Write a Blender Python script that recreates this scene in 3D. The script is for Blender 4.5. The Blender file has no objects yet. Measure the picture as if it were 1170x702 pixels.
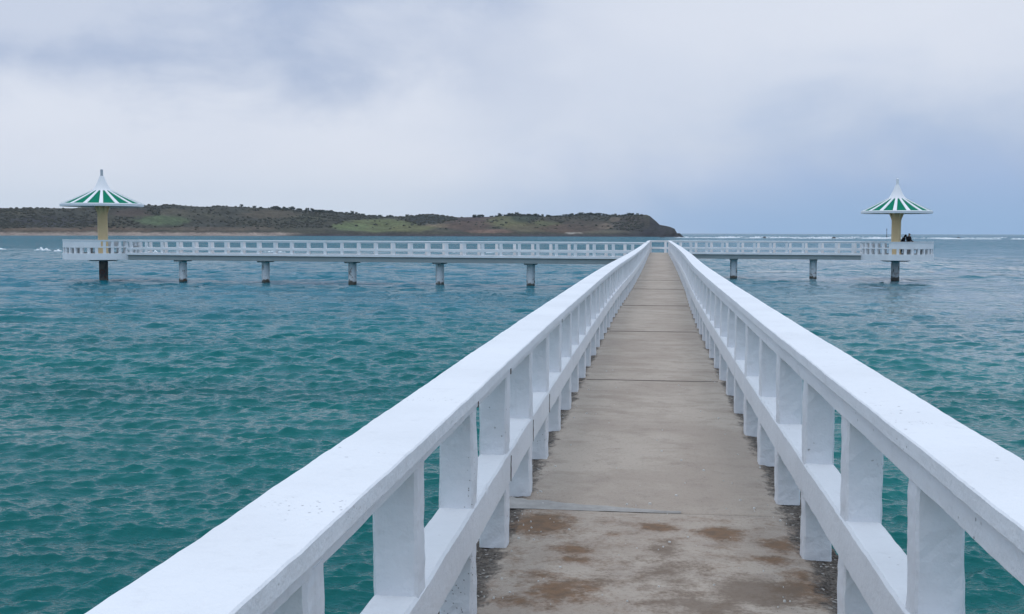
import bpy, bmesh, math, random
import numpy as np
from mathutils import Vector, Matrix, noise as mnoise

random.seed(11)
rng = np.random.default_rng(11)
S = bpy.context.scene
C = S.collection
PI = math.pi

# ------------------------------------------------------------------ dimensions
CAM_Z = 3.6          # eye above the sea
DECK = 2.0           # deck above the sea
F_PX = 1300.0        # focal length in pixels of a 1170 wide picture
YAW, PITCH, ROLL = 0.12322, 0.0650, 0.0030
HALF = 0.74          # pier centre to the inner face of a post
POST = 0.14
CAP_TOP, CAP_BOT, OPEN_TOP, MID_TOP, MID_BOT = 1.012, 0.960, 0.871, 0.473, 0.2985
STEP = 1.1508
FIRST = 3.375        # near face of one of the posts
PIER_END = 96.1

KN = [(-12, .03), (3, .03), (6, .007), (11, .0), (18, .0), (24, .04), (31, .14), (45, .25), (60, .33), (97, .464), (120, .5)]
def cx_raw(y): return np.interp(y, [k[0] for k in KN], [k[1] for k in KN])
def cx(y): return float(np.mean([cx_raw(y + d) for d in [v * min(1.0, .25 + abs(y) / 24) for v in (-4, -3, -2, -1, 0, 1, 2, 3, 4)]]))

# ------------------------------------------------------------------ object helpers
def tag(o, label=None, cat=None, group=None, kind=None):
    if label: o['label'] = label
    if cat: o['category'] = cat
    if group: o['group'] = group
    if kind: o['kind'] = kind
    return o

def thing(name, loc, label, cat, group=None):
    o = bpy.data.objects.new(name, None)
    o.empty_display_size = .2
    C.objects.link(o)
    o.location = loc
    return tag(o, label, cat, group)

def world_loc(o):
    v = Vector(o.location)
    while o.parent:
        o = o.parent
        v += Vector(o.location)
    return v

def link(name, me, parent=None, loc=(0, 0, 0), rotz=0.0):
    """loc is in world coordinates; parents are never rotated"""
    o = bpy.data.objects.new(name, me)
    C.objects.link(o)
    l = Vector(loc)
    if parent is not None:
        o.parent = parent
        l = l - world_loc(parent)
    o.location = l
    o.rotation_euler = (0, 0, rotz)
    return o

def mesh_from(verts, faces, mats, smooth=False, fmat=None):
    me = bpy.data.meshes.new('m')
    me.from_pydata([tuple(v) for v in verts], [], faces)
    for m in (mats if isinstance(mats, (list, tuple)) else [mats]):
        me.materials.append(m)
    if fmat is not None:
        me.polygons.foreach_set('material_index', fmat)
    if smooth:
        me.polygons.foreach_set('use_smooth', [True] * len(me.polygons))
    me.update()
    return me

class MB:
    """collects shapes for ONE mesh"""
    def __init__(s): s.v, s.f, s.m = [], [], []
    def add(s, v, f, mi=0):
        b = len(s.v)
        s.v += [tuple(p) for p in v]
        s.f += [tuple(i + b for i in q) for q in f]
        s.m += [mi] * len(f)
    def loft(s, rings, cap=True, mi=0, closed=False):
        n = len(rings[0]); R = len(rings)
        v = [p for r in rings for p in r]
        f = []
        for i in range(R - (0 if closed else 1)):
            j = (i + 1) % R
            for k in range(n):
                l = (k + 1) % n
                f.append((i * n + k, i * n + l, j * n + l, j * n + k))
        if cap and not closed:
            f.append(tuple(range(n - 1, -1, -1)))
            f.append(tuple((R - 1) * n + k for k in range(n)))
        s.add(v, f, mi)
    def box(s, c, d, mi=0, rz=0.0):
        x, y, z = c; a, b, h = d[0] / 2, d[1] / 2, d[2] / 2
        cr, sr = math.cos(rz), math.sin(rz)
        v = []
        for k in (-h, h):
            for (i, j) in ((-a, -b), (a, -b), (a, b), (-a, b)):
                v.append((x + i * cr - j * sr, y + i * sr + j * cr, z + k))
        s.add(v, [(3, 2, 1, 0), (4, 5, 6, 7), (0, 1, 5, 4), (1, 2, 6, 5), (2, 3, 7, 6), (3, 0, 4, 7)], mi)
    def cyl(s, x, y, z0, z1, r0, r1=None, n=20, mi=0):
        r1 = r0 if r1 is None else r1
        s.loft([[(x + r * math.cos(2 * PI * k / n), y + r * math.sin(2 * PI * k / n), z) for k in range(n)]
                for r, z in ((r0, z0), (r1, z1))], mi=mi)
    def me(s, mats, smooth=False): return mesh_from(s.v, s.f, mats, smooth, s.m)
    def build(s, name, mats, parent=None, smooth=False):
        m = s.me(mats, smooth)
        if parent is not None:
            w = world_loc(parent)
            m.transform(Matrix.Translation(-w))
            o = link(name, m); o.parent = parent
            return o
        return link(name, m)

def smooth_angle(o, ang=35):
    me = o.data
    me.polygons.foreach_set('use_smooth', [True] * len(me.polygons))
    try: me.set_sharp_from_angle(angle=math.radians(ang))
    except Exception: pass
    return o

def wob(p, sc, amp, seed=0.0):
    return mnoise.noise_vector(Vector((p[0] * sc + seed, p[1] * sc - seed, p[2] * sc + 2 * seed))) * amp

# ------------------------------------------------------------------ materials
def mat(name):
    m = bpy.data.materials.new(name); m.use_nodes = True
    nt = m.node_tree
    return m, nt, nt.nodes['Principled BSDF']

class N:
    def __init__(s, nt): s.nt = nt
    def new(s, t, **kw):
        n = s.nt.nodes.new(t)
        for k, v in kw.items(): setattr(n, k, v)
        return n
    def link(s, a, b): s.nt.links.new(a, b)
    def put(s, sock, v):
        if hasattr(v, 'is_output') or isinstance(v, bpy.types.NodeSocket): s.link(v, sock)
        else: sock.default_value = v
    def noise(s, vec, scale, detail=4, rough=.55, dist=0.0, dims='3D'):
        n = s.new('ShaderNodeTexNoise'); n.noise_dimensions = dims
        if vec is not None: s.link(vec, n.inputs['Vector'])
        n.inputs['Scale'].default_value = scale; n.inputs['Detail'].default_value = detail
        n.inputs['Roughness'].default_value = rough; n.inputs['Distortion'].default_value = dist
        return n.outputs['Fac']
    def voro(s, vec, scale, feature='F1', rand=1.0):
        n = s.new('ShaderNodeTexVoronoi'); n.feature = feature
        s.link(vec, n.inputs['Vector']); n.inputs['Scale'].default_value = scale
        n.inputs['Randomness'].default_value = rand
        return n
    def mapv(s, vec, scale=(1, 1, 1), loc=(0, 0, 0), rot=(0, 0, 0)):
        n = s.new('ShaderNodeMapping'); s.link(vec, n.inputs['Vector'])
        n.inputs['Scale'].default_value = scale; n.inputs['Location'].default_value = loc; n.inputs['Rotation'].default_value = rot
        return n.outputs[0]
    def math(s, op, a, b=None, c=None, clamp=False):
        n = s.new('ShaderNodeMath', operation=op); n.use_clamp = clamp
        s.put(n.inputs[0], a)
        if b is not None: s.put(n.inputs[1], b)
        if c is not None: s.put(n.inputs[2], c)
        return n.outputs[0]
    def step(s, v, a, b, lo=0.0, hi=1.0):
        n = s.new('ShaderNodeMapRange'); n.interpolation_type = 'SMOOTHSTEP'
        if a > b: a, b, lo, hi = b, a, hi, lo
        s.put(n.inputs[0], v); n.inputs[1].default_value = a; n.inputs[2].default_value = b
        n.inputs[3].default_value = lo; n.inputs[4].default_value = hi
        return n.outputs[0]
    def mix(s, f, a, b, mode='MIX'):
        n = s.new('ShaderNodeMix', data_type='RGBA', blend_type=mode)
        s.put(n.inputs[0], f)
        for k, v in ((6, a), (7, b)):
            if isinstance(v, (tuple, list)): v = tuple(v) + ((1,) if len(v) == 3 else ())
            s.put(n.inputs[k], v)
        return n.outputs[2]
    def bump(s, h, strength, dist, normal=None):
        n = s.new('ShaderNodeBump'); n.inputs['Strength'].default_value = strength; n.inputs['Distance'].default_value = dist
        s.link(h, n.inputs['Height'])
        if normal is not None: s.link(normal, n.inputs['Normal'])
        return n.outputs[0]
    def pos(s): return s.new('ShaderNodeNewGeometry').outputs['Position']

def paint_material(name, base, dirt=(.30, .29, .29), wear=.5, rough=.6, tint2=None, pit_lo=.58):
    m, nt, p = mat(name); n = N(nt); P = n.pos()
    big = n.noise(P, 1.3, 4); mid = n.noise(P, 9, 5, .6); fine = n.noise(P, 70, 4, .6)
    col = n.mix(n.step(big, .35, .7), base, tint2 or tuple(c * .93 for c in base))
    # streaky grime running down
    st = n.noise(n.mapv(P, (14, 14, 1.6)), 1, 4, .6)
    col = n.mix(n.math('MULTIPLY', n.step(st, .56, .78), .22 * wear), col, dirt)
    col = n.mix(n.math('MULTIPLY', n.step(mid, .62, .8), .35 * wear), col, dirt)
    # chips and pits
    vo = n.voro(P, 26); pit = n.math('MULTIPLY', n.step(n.math('ADD', vo.outputs['Distance'], n.math('MULTIPLY', n.math('SUBTRACT', fine, .5), .25)), .15, .08), n.step(n.noise(P, 3.1, 3), pit_lo, pit_lo + .08))
    vo2 = n.voro(P, 60); pit2 = n.math('MULTIPLY', n.step(vo2.outputs['Distance'], .2, .12), n.step(n.noise(P, 2.3, 3), pit_lo + .03, pit_lo + .1))
    pits = n.math('MAXIMUM', pit, pit2)
    col = n.mix(n.math('MULTIPLY', pits, .75 * min(1, wear * 1.6)), col, (.16, .14, .13))
    n.put(p.inputs['Base Color'], col)
    p.inputs['Roughness'].default_value = rough
    p.inputs['Specular IOR Level'].default_value = .35
    h = n.math('ADD', n.math('MULTIPLY', mid, .8), n.math('MULTIPLY', fine, .22))
    h = n.math('ADD', h, n.math('MULTIPLY', n.noise(P, 24, 3), .5))
    h = n.math('SUBTRACT', h, n.math('MULTIPLY', pits, .8))
    n.put(p.inputs['Normal'], n.bump(h, .7, .011))
    return m

def simple(name, col, rough=.6, var=.15, scale=3.0, spec=.3):
    m, nt, p = mat(name); n = N(nt); P = n.pos()
    f = n.noise(P, scale, 5, .6)
    n.put(p.inputs['Base Color'], n.mix(f, tuple(c * (1 - var) for c in col), tuple(min(1, c * (1 + var)) for c in col)))
    p.inputs['Roughness'].default_value = rough
    p.inputs['Specular IOR Level'].default_value = spec
    n.put(p.inputs['Normal'], n.bump(n.noise(P, scale * 9, 4), .3, .01))
    return m

M_WHITE = paint_material('white_paint', (.80, .81, .83))
M_WHITE_OLD = paint_material('worn_white_paint', (.86, .87, .885), wear=.3)
M_WHITE_POST = paint_material('chipped_white_paint', (.79, .80, .825), wear=.6, pit_lo=.57)
M_CRACK = simple('crack', (.10, .075, .06), .9)
M_GREEN = simple('green_roof_paint', (.0, .185, .105), .85, .12, 1.5, .12)
M_ROOFWHITE = simple('white_roof_paint', (.80, .81, .83), .45, .05, 2)
M_CREAM = simple('cream_paint', (.88, .65, .36), .7, .08, 1.2)
M_FINIAL = simple('grey_finial', (.45, .48, .52), .5, .1)
M_UNDER = simple('canopy_underside', (.34, .33, .30), .8, .1)
M_BEAMGREY = paint_material('weathered_beam', (.33, .37, .37), dirt=(.12, .12, .11), wear=1.2, rough=.8)
M_JACKET = simple('black_cloth', (.012, .012, .016), .85, .2, 20)
M_TROUSERS = simple('dark_trousers', (.018, .02, .03), .9, .2, 20)
M_SKIN = simple('skin', (.42, .25, .17), .6, .05, 10)
M_HAIR = simple('black_hair', (.008, .007, .007), .6, .2, 30)
M_STEEL = simple('dark_steel', (.03, .03, .035), .6)
M_BARK = simple('bark', (.06, .045, .035), .9)
M_FLECK = simple('white_fleck', (.62, .61, .58), .7, .2, 60)
M_BENCH = simple('bench_concrete', (.42, .44, .46), .8, .1, 4)
M_SHIRT = simple('dark_grey_cloth', (.03, .03, .034), .9, .2, 20)

def pile_material():
    m, nt, p = mat('pile_paint'); n = N(nt); P = n.pos()
    sep = n.new('ShaderNodeSeparateXYZ'); n.link(P, sep.inputs[0]); z = sep.outputs[2]
    big = n.noise(P, 2.6, 5, .65); fine = n.noise(P, 14, 5, .6)
    base = n.mix(n.step(fine, .4, .7), (.80, .81, .82), (.66, .68, .69))
    wornm = n.step(n.noise(n.mapv(P, (3.2, 3.2, 1.6)), 1, 5, .7), .57, .63)
    col = n.mix(wornm, base, (.20, .175, .15))
    col = n.mix(n.math('MULTIPLY', n.step(big, .55, .62), n.step(z, .8, .15)), col, (.13, .062, .035))
    zl = n.math('ADD', z, n.math('MULTIPLY', n.math('SUBTRACT', big, .5), .8))
    col = n.mix(n.step(zl, .26, .14), col, (.10, .088, .07))
    n.put(p.inputs['Base Color'], col); p.inputs['Roughness'].default_value = .8
    n.put(p.inputs['Normal'], n.bump(n.math('ADD', fine, wornm), .6, .02))
    return m
M_PILE = pile_material()

def dark_pile_material():
    m, nt, p = mat('stained_pile'); n = N(nt); P = n.pos()
    f = n.noise(n.mapv(P, (3, 3, 1.4)), 1, 5, .7)
    col = n.mix(n.step(f, .42, .6), (.085, .085, .085), (.20, .18, .155))
    col = n.mix(n.step(n.noise(P, 3.4, 4), .6, .66), col, (.16, .06, .04))
    n.put(p.inputs['Base Color'], col); p.inputs['Roughness'].default_value = .85
    n.put(p.inputs['Normal'], n.bump(f, .6, .03))
    return m
M_PILE_DARK = dark_pile_material()

def deck_material():
    m, nt, p = mat('deck_concrete'); n = N(nt)
    uv = n.new('ShaderNodeUVMap').outputs[0]
    P = n.pos()
    sep = n.new('ShaderNodeSeparateXYZ'); n.link(uv, sep.inputs[0])
    big = n.noise(P, .9, 5, .6); mid = n.noise(P, 5, 5, .62); fine = n.noise(P, 45, 5, .65); grain = n.noise(P, 210, 3, .7)
    col = n.mix(n.step(big, .38, .62), (.375, .308, .25), (.465, .395, .325))
    col = n.mix(n.math('MULTIPLY', n.step(mid, .48, .68), .55), col, (.30, .24, .195))
    # old wear bands lying across the walkway
    band = n.noise(n.mapv(P, (1.1, 1.7, 1)), 1.4, 5, .65)
    col = n.mix(n.math('MULTIPLY', n.step(band, .50, .66), .5), col, (.28, .22, .17))
    col = n.mix(n.math('MULTIPLY', n.step(fine, .5, .68), .45), col, (.24, .20, .17))
    col = n.mix(n.math('MULTIPLY', n.step(grain, .4, .65), .34), col, (.52, .48, .43))
    # pale hairline scuffs and tiny dark pits
    vo = n.voro(P, 38); col = n.mix(n.math('MULTIPLY', n.step(vo.outputs['Distance'], .16, .09), n.step(mid, .5, .62)), col, (.11, .095, .08))
    # stains (attribute holds the stain shapes)
    at = n.new('ShaderNodeAttribute'); at.attribute_name = 'stain'
    s2 = n.new('ShaderNodeSeparateColor'); n.link(at.outputs['Color'], s2.inputs[0])
    jit = n.math('ADD', n.math('MULTIPLY', n.math('SUBTRACT', n.noise(P, 6.5, 7, .72), .5), 2.6), n.math('MULTIPLY', n.math('SUBTRACT', fine, .5), .8))
    def soft(ch):
        return n.math('MULTIPLY', n.step(n.math('ADD', ch, jit), .02, .85), n.step(ch, .02, .25))
    f1, f2 = soft(s2.outputs[0]), soft(s2.outputs[1])
    stain_c = n.mix(n.step(n.noise(P, 17, 4), .35, .7), (.21, .115, .055), (.135, .082, .045))
    col = n.mix(n.math('MULTIPLY', f1, .92), col, stain_c)
    col = n.mix(n.math('MULTIPLY', f2, .75), col, (.165, .118, .082))
    # broken, weathered margin along the posts
    d = n.math('SUBTRACT', HALF, n.math('ABSOLUTE', sep.outputs[0]))
    dn = n.math('ADD', d, n.math('MULTIPLY', n.math('SUBTRACT', n.noise(P, 6, 6, .7), .5), .26))
    dn = n.math('ADD', dn, n.math('MULTIPLY', n.math('SUBTRACT', fine, .5), .12))
    e = n.step(dn, .02, -.05)
    agg = n.voro(P, 62)
    rag = n.new('ShaderNodeSeparateColor'); n.link(agg.outputs['Color'], rag.inputs[0])
    ec = n.mix(n.step(rag.outputs[0], .1, .9), (.03, .027, .025), (.15, .13, .11))
    ec = n.mix(n.step(rag.outputs[1], .95, .97), ec, (.5, .48, .45))
    col = n.mix(n.math('MULTIPLY', e, .80), col, ec)
    n.put(p.inputs['Base Color'], col)
    wet = n.math('MAXIMUM', f1, f2)
    n.put(p.inputs['Roughness'], n.math('SUBTRACT', .88, n.math('MULTIPLY', wet, .18)))
    p.inputs['Specular IOR Level'].default_value = .3
    h = n.math('ADD', n.math('MULTIPLY', fine, .6), n.math('MULTIPLY', grain, .35))
    h = n.math('ADD', h, n.math('MULTIPLY', mid, .6))
    h = n.math('ADD', h, n.math('MULTIPLY', n.math('MULTIPLY', agg.outputs['Distance'], e), 5.0))
    n.put(p.inputs['Normal'], n.bump(h, .8, .009))
    return m
M_DECK = deck_material()
M_JOINT_SHADE = simple('painted_joint_shade', (.16, .135, .115), .9, .3, 9)  # flat dark colour in place of the shade inside the deck gaps
M_MORTAR = simple('grey_mortar', (.37, .355, .335), .9, .35, 14)

def water_material():
    m, nt, p = mat('sea_water'); n = N(nt); P = n.pos()
    patch = n.noise(n.mapv(P, (.018, .045, 0)), 1, 4, .6)
    patch2 = n.noise(n.mapv(P, (.12, .3, 0)), 1, 4, .6)
    f = n.math('ADD', n.math('MULTIPLY', patch, .75), n.math('MULTIPLY', patch2, .25))
    col = n.mix(n.step(f, .36, .64), (.0005, .094, .094), (.001, .150, .142))
    # paler and bluer with distance along the pier
    sep = n.new('ShaderNodeSeparateXYZ'); n.link(P, sep.inputs[0])
    col = n.mix(n.step(sep.outputs[1], 16, 75), col, (.008, .135, .185))
    # ripples too small for the mesh
    gust = n.step(n.noise(n.mapv(P, (.05, .11, 0)), 1, 3, .55), .3, .75, .55, 1.2)
    r1 = n.noise(n.mapv(P, (.55, 1.5, 1), rot=(0, 0, .12)), 1.7, 4, .6, .3)
    r2 = n.noise(n.mapv(P, (.9, 2.2, 1), rot=(0, 0, -.18)), 5.5, 3, .55, .3)
    far = n.step(sep.outputs[1], 45, 260)
    r3 = n.noise(n.mapv(P, (.22, .8, 1), rot=(0, 0, .08)), .55, 4, .6, .3)
    h = n.math('ADD', n.math('MULTIPLY', r1, n.math('ADD', n.step(sep.outputs[1], 18, 60, .035, .11), n.math('MULTIPLY', far, .08))), n.math('MULTIPLY', r2, .024))
    r4 = n.noise(n.mapv(P, (1, 1.8, 1), rot=(0, 0, .4)), 13, 3, .55)
    h = n.math('ADD', h, n.math('MULTIPLY', r4, .009))
    h = n.math('ADD', h, n.math('MULTIPLY', n.math('MULTIPLY', r3, far), .75))
    r5 = n.noise(n.mapv(P, (.30, .26, 1), rot=(0, 0, .06)), 1.0, 3, .6, .3)
    h = n.math('ADD', h, n.math('MULTIPLY', n.math('MULTIPLY', r5, n.step(sep.outputs[1], 50, 120)), 1.1))
    r6 = n.noise(n.mapv(P, (.09, .06, 1), rot=(0, 0, .06)), 1.0, 3, .6, .3)
    h = n.math('ADD', h, n.math('MULTIPLY', n.math('MULTIPLY', r6, n.step(sep.outputs[1], 140, 420)), 5.0))
    h = n.math('MULTIPLY', h, gust)
    nb = n.bump(h, 1.0, 1.0)
    dif = n.new('ShaderNodeBsdfDiffuse'); n.put(dif.inputs['Color'], col); n.link(nb, dif.inputs['Normal'])
    glo = n.new('ShaderNodeBsdfGlossy'); glo.inputs['Roughness'].default_value = .06; n.link(nb, glo.inputs['Normal'])
    fr = n.new('ShaderNodeFresnel'); fr.inputs['IOR'].default_value = 1.333; n.link(nb, fr.inputs['Normal'])
    # a wind-roughened sea never reaches the full mirror of flat water at grazing angles
    calm = n.math('ADD', n.step(sep.outputs[0], 1, 15, .60, .98), n.step(sep.outputs[1], 60, 200, 0, .10))
    fac = n.math('MULTIPLY', n.step(fr.outputs[0], -.02, .60), n.math('MULTIPLY', calm, 1.0))
    mx = n.new('ShaderNodeMixShader'); n.link(fac, mx.inputs[0]); n.link(dif.outputs[0], mx.inputs[1]); n.link(glo.outputs[0], mx.inputs[2])
    nt.nodes.remove(p); n.link(mx.outputs[0], nt.nodes['Material Output'].inputs['Surface'])
    return m
M_WATER = water_material()

def foam_material():
    m, nt, p = mat('white_foam'); n = N(nt); P = n.pos()
    f = n.noise(P, 3, 5, .7)
    n.put(p.inputs['Base Color'], n.mix(f, (.66, .74, .78), (.86, .88, .9)))
    p.inputs['Roughness'].default_value = .8
    n.put(p.inputs['Normal'], n.bump(f, .8, .1))
    return m
M_FOAM = foam_material()

def hill_material():
    m, nt, p = mat('hill_ground'); n = N(nt); P = n.pos()
    at = n.new('ShaderNodeAttribute'); at.attribute_name = 'cover'
    a = n.noise(P, .05, 6, .65); b = n.noise(P, .3, 5, .7)
    k = n.math('ADD', n.math('MULTIPLY', n.step(a, .3, .7), .5), n.math('MULTIPLY', n.step(b, .3, .72), .75))
    k = n.math('ADD', k, .42)
    cv = n.new('ShaderNodeVectorMath', operation='SCALE'); n.link(at.outputs['Color'], cv.inputs[0]); n.link(k, cv.inputs['Scale'])
    n.put(p.inputs['Base Color'], cv.outputs[0])
    p.inputs['Roughness'].default_value = .95; p.inputs['Specular IOR Level'].default_value = .1
    n.put(p.inputs['Normal'], n.bump(b, .8, 1.5))
    return m
M_HILL = hill_material()
def leaf_material(name, c1, c2):
    m, nt, p = mat(name); n = N(nt); P = n.pos()
    n.put(p.inputs['Base Color'], n.mix(n.step(n.noise(P, .22, 5, .7), .3, .7), c1, c2))
    p.inputs['Roughness'].default_value = .9; p.inputs['Specular IOR Level'].default_value = .1
    return m
M_LEAF = leaf_material('tree_leaves', (.03, .045, .036), (.055, .072, .046))
M_SCRUB = leaf_material('scrub_leaves', (.044, .048, .037), (.066, .063, .045))
M_ROCK = simple('dark_rock', (.045, .043, .046), .9, .35, .5)

# ------------------------------------------------------------------ section rings
def rrect(w, h, r=.008, nw=4, nh=4):
    """rounded rectangle outline centred on 0, as (a, b) pairs, counter-clockwise"""
    pts = []
    def side(p, q, n):
        for i in range(n): pts.append((p[0] + (q[0] - p[0]) * i / n, p[1] + (q[1] - p[1]) * i / n))
    a, b = w / 2, h / 2
    side((-a + r, -b), (a - r, -b), nw); pts.append((a - r, -b))
    side((a, -b + r), (a, b - r), nh); pts.append((a, b - r))
    side((a - r, b), (-a + r, b), nw); pts.append((-a + r, b))
    side((-a, b - r), (-a, -b + r), nh); pts.append((-a, -b + r))
    return pts

def sweep(mb, path, w, z0, z1, off, amp=.003, r=.009, nw=4, nh=3, seed=0.0, mi=0):
    """bar of width w between heights z0..z1 whose centre runs 'off' to the right of the path"""
    sec = rrect(w, z1 - z0, r, nw, nh)
    zc = (z0 + z1) / 2
    rings = []
    for i, (x, y) in enumerate(path):
        x0, y0 = path[max(0, i - 1)]; x1, y1 = path[min(len(path) - 1, i + 1)]
        L = math.hypot(x1 - x0, y1 - y0); tx, ty = (x1 - x0) / L, (y1 - y0) / L
        nx, ny = ty, -tx
        ring = []
        for a, b in sec:
            p = Vector((x + nx * (off + a), y + ny * (off + a), zc + b))
            if amp: p = p + wob(p, 2.2, amp, seed) + wob(p, 11, amp * .6, seed + 5) + wob(p, 33, amp * .45, seed + 8)
            ring.append(p)
        rings.append(ring)
    mb.loft(rings, mi=mi)

def post_mesh(h, w, d, seed, mats, amp=.003, rows=12):
    mb = MB(); sec = rrect(w, d, .009, 4, 4)
    rings = []
    for k in range(rows + 1):
        z = h * k / rows
        ring = []
        for a, b in sec:
            p = Vector((a, b, z))
            q = p + wob(p, 4, amp, seed) + wob(p, 17, amp * .6, seed + 9) + wob(p, 45, amp * .35, seed + 3)
            q.z = z
            ring.append(q)
        rings.append(ring)
    mb.loft(rings)
    return mb.me(mats)

POST_H = OPEN_TOP + .03
NEAR_POSTS = [post_mesh(POST_H, POST, POST * .92, 3.1 * i, M_WHITE_POST, .006, 30) for i in range(14)]
ARM_POSTS = [post_mesh(POST_H, .19, .15, 60 + 2 * i, M_WHITE_OLD, .003, 3) for i in range(3)]

def pier_path(y0, y1):
    ys = []; y = y0
    while y < y1 - .02:
        ys.append(y); y += .035 if 0 < y < 8 else .10 if y < 14 else (.3 if y < 40 else .6)
    ys.append(y1)
    return [(cx(v), v) for v in ys]

def cracks(mb, spots):
    for (x, y, z0, z1, sx) in spots:
        n = 7; w = .0022
        pts = []
        for i in range(n):
            z = z0 + (z1 - z0) * i / (n - 1)
            pts.append((y + random.uniform(-.004, .004), z, w * random.uniform(.5, 1.9)))
        v = []; f = []
        for (yy, z, ww) in pts: v += [(x, yy - ww, z), (x, yy + ww, z), (x + sx * .006, yy + ww, z), (x + sx * .006, yy - ww, z)]
        for i in range(n - 1):
            for k in range(4):
                l = (k + 1) % 4
                f.append((4 * i + k, 4 * i + l, 4 * i + 4 + l, 4 * i + 4 + k))
        mb.add(v, f, 1)

def main_railing(side, spans, label, first):
    """side -1 left, +1 right"""
    root = thing('railing', (cx(0) + side * (HALF + .07), 0, DECK), label, 'railing')
    off = side * (HALF + POST / 2)
    cap, beam, mid = MB(), MB(), MB()
    cw, ov, dz = (.236, .042, .026) if side < 0 else (.230, .028, 0)
    for (y0, y1) in spans:
        path = pier_path(y0, y1)
        sweep(cap, path, cw, DECK + CAP_BOT - dz, DECK + CAP_TOP - dz, side * (HALF - ov + cw / 2), .0024, .0045, 6, 3, seed=side)
        sweep(beam, path, POST + .006, DECK + OPEN_TOP, DECK + CAP_BOT + .012, off, .0030, .007, 3, 4, seed=side + 7)
        sweep(mid, path, POST + .008, DECK + MID_BOT, DECK + MID_TOP, off, .0030, .010, 4, 5, seed=side + 3)
    spots = []
    for k, (z0, z1) in ((1, (OPEN_TOP + .002, CAP_BOT - .006)), (2, (OPEN_TOP, CAP_BOT - .004)), (5, (OPEN_TOP, CAP_BOT - .01))):
        y = first + k * STEP + .03
        if side < 0: spots.append((cx(y) + side * (HALF - .0062), y - .028 + .12, DECK + z0, DECK + z1, side))
    cracks(beam, spots)
    spots = []
    for k in (2, 3, 4):
        y = first + k * STEP
        if side < 0: spots.append((cx(y) + side * (HALF - .0075), y + .13, DECK + MID_BOT + .01, DECK + MID_TOP - .03, side))
    cracks(mid, spots)
    for nm, mb in (('cap_rail', cap), ('top_beam', beam), ('mid_rail', mid)):
        smooth_angle(mb.build(nm, [M_WHITE, M_CRACK], root), 40)
    k = math.ceil((spans[0][0] - first) / STEP)
    r = random.Random(side + 5)
    while True:
        y = first + k * STEP + POST / 2 + r.uniform(-.014, .014); k += 1
        if y > spans[-1][1] - .05: break
        if not any(a + .05 < y < b - .05 for a, b in spans): continue
        me = NEAR_POSTS[(k * 5 + (3 if side > 0 else 0)) % len(NEAR_POSTS)]
        link('post', me, root, (cx(y) + off + r.uniform(-.004, .004), y, DECK - .012), (PI if r.random() < .5 else 0) + r.uniform(-.02, .02))
    return root

# arm geometry --------------------------------------------------------------
SL = -.12
A = math.atan(SL)
UX, UY = math.cos(A), math.sin(A)         # along the arms, towards +X
NX, NY = -UY, UX                          # away from the camera
LC = (-40.38, 79.9)                       # left platform centre
RC = (18.9, 92.5)                         # right platform centre
def onL(x): return (x, LC[1] + SL * (x - LC[0]))
def onR(x): return (x, RC[1] + SL * (x - RC[0]))
ARM_W = 1.0                               # axis to outer face of posts
LJ, RJ = onL(.3), onR(.46)

main_left = main_railing(-1, [(-7.0, LJ[1] - .98), (LJ[1] + 1.1, RJ[1] + 1.0)],
    'long white concrete railing on the left of the walkway, with dark rust cracks', FIRST + .01)
main_right = main_railing(1, [(-7.0, RJ[1] - 1.05)],
    'long white concrete railing on the right of the walkway, without rust cracks', FIRST)

# ------------------------------------------------------------------ main pier: deck slabs, piles, mortar patch
STAINS = [(-0.61, 6.17, 0.199, 0.256, 1.0, 0),(-0.39, 5.69, 0.096, 0.109, 0.8, 0),(-0.35, 5.49, 0.101, 0.072, 0.7, 0),(0.04, 6.16, 0.104, 0.109, 0.85, 0),(0.37, 6.08, 0.131, 0.142, 0.9, 0),(0.08, 5.73, 0.097, 0.189, 0.55, 1),(-0.4, 5.01, 0.2, 0.169, 0.75, 0),(-0.5, 5.21, 0.16, 0.091, 0.5, 0),(0.48, 5.09, 0.215, 0.224, 0.95, 1),(0.66, 5.88, 0.127, 0.15, 0.7, 0),(0.59, 5.6, 0.095, 0.106, 0.6, 0),(0.09, 5.29, 0.203, 0.35, 0.5, 1),(0.71, 5.18, 0.159, 0.258, 0.7, 0),(0.22, 4.87, 0.262, 0.16, 0.7, 1),(-0.2, 5.98, 0.064, 0.069, 0.6, 0),(-0.21, 5.22, 0.08, 0.131, 0.35, 1),(-0.55, 4.8, 0.148, 0.111, 0.5, 0),(-0.05, 5.53, 0.128, 0.118, 0.3, 1), (-.3, 3.9, .4, .5, .8, 0), (.4, 3.4, .3, .5, .8, 1), (-.5, 2.2, .3, .5, .7, 0)]
HW = HALF + POST + .045
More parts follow.
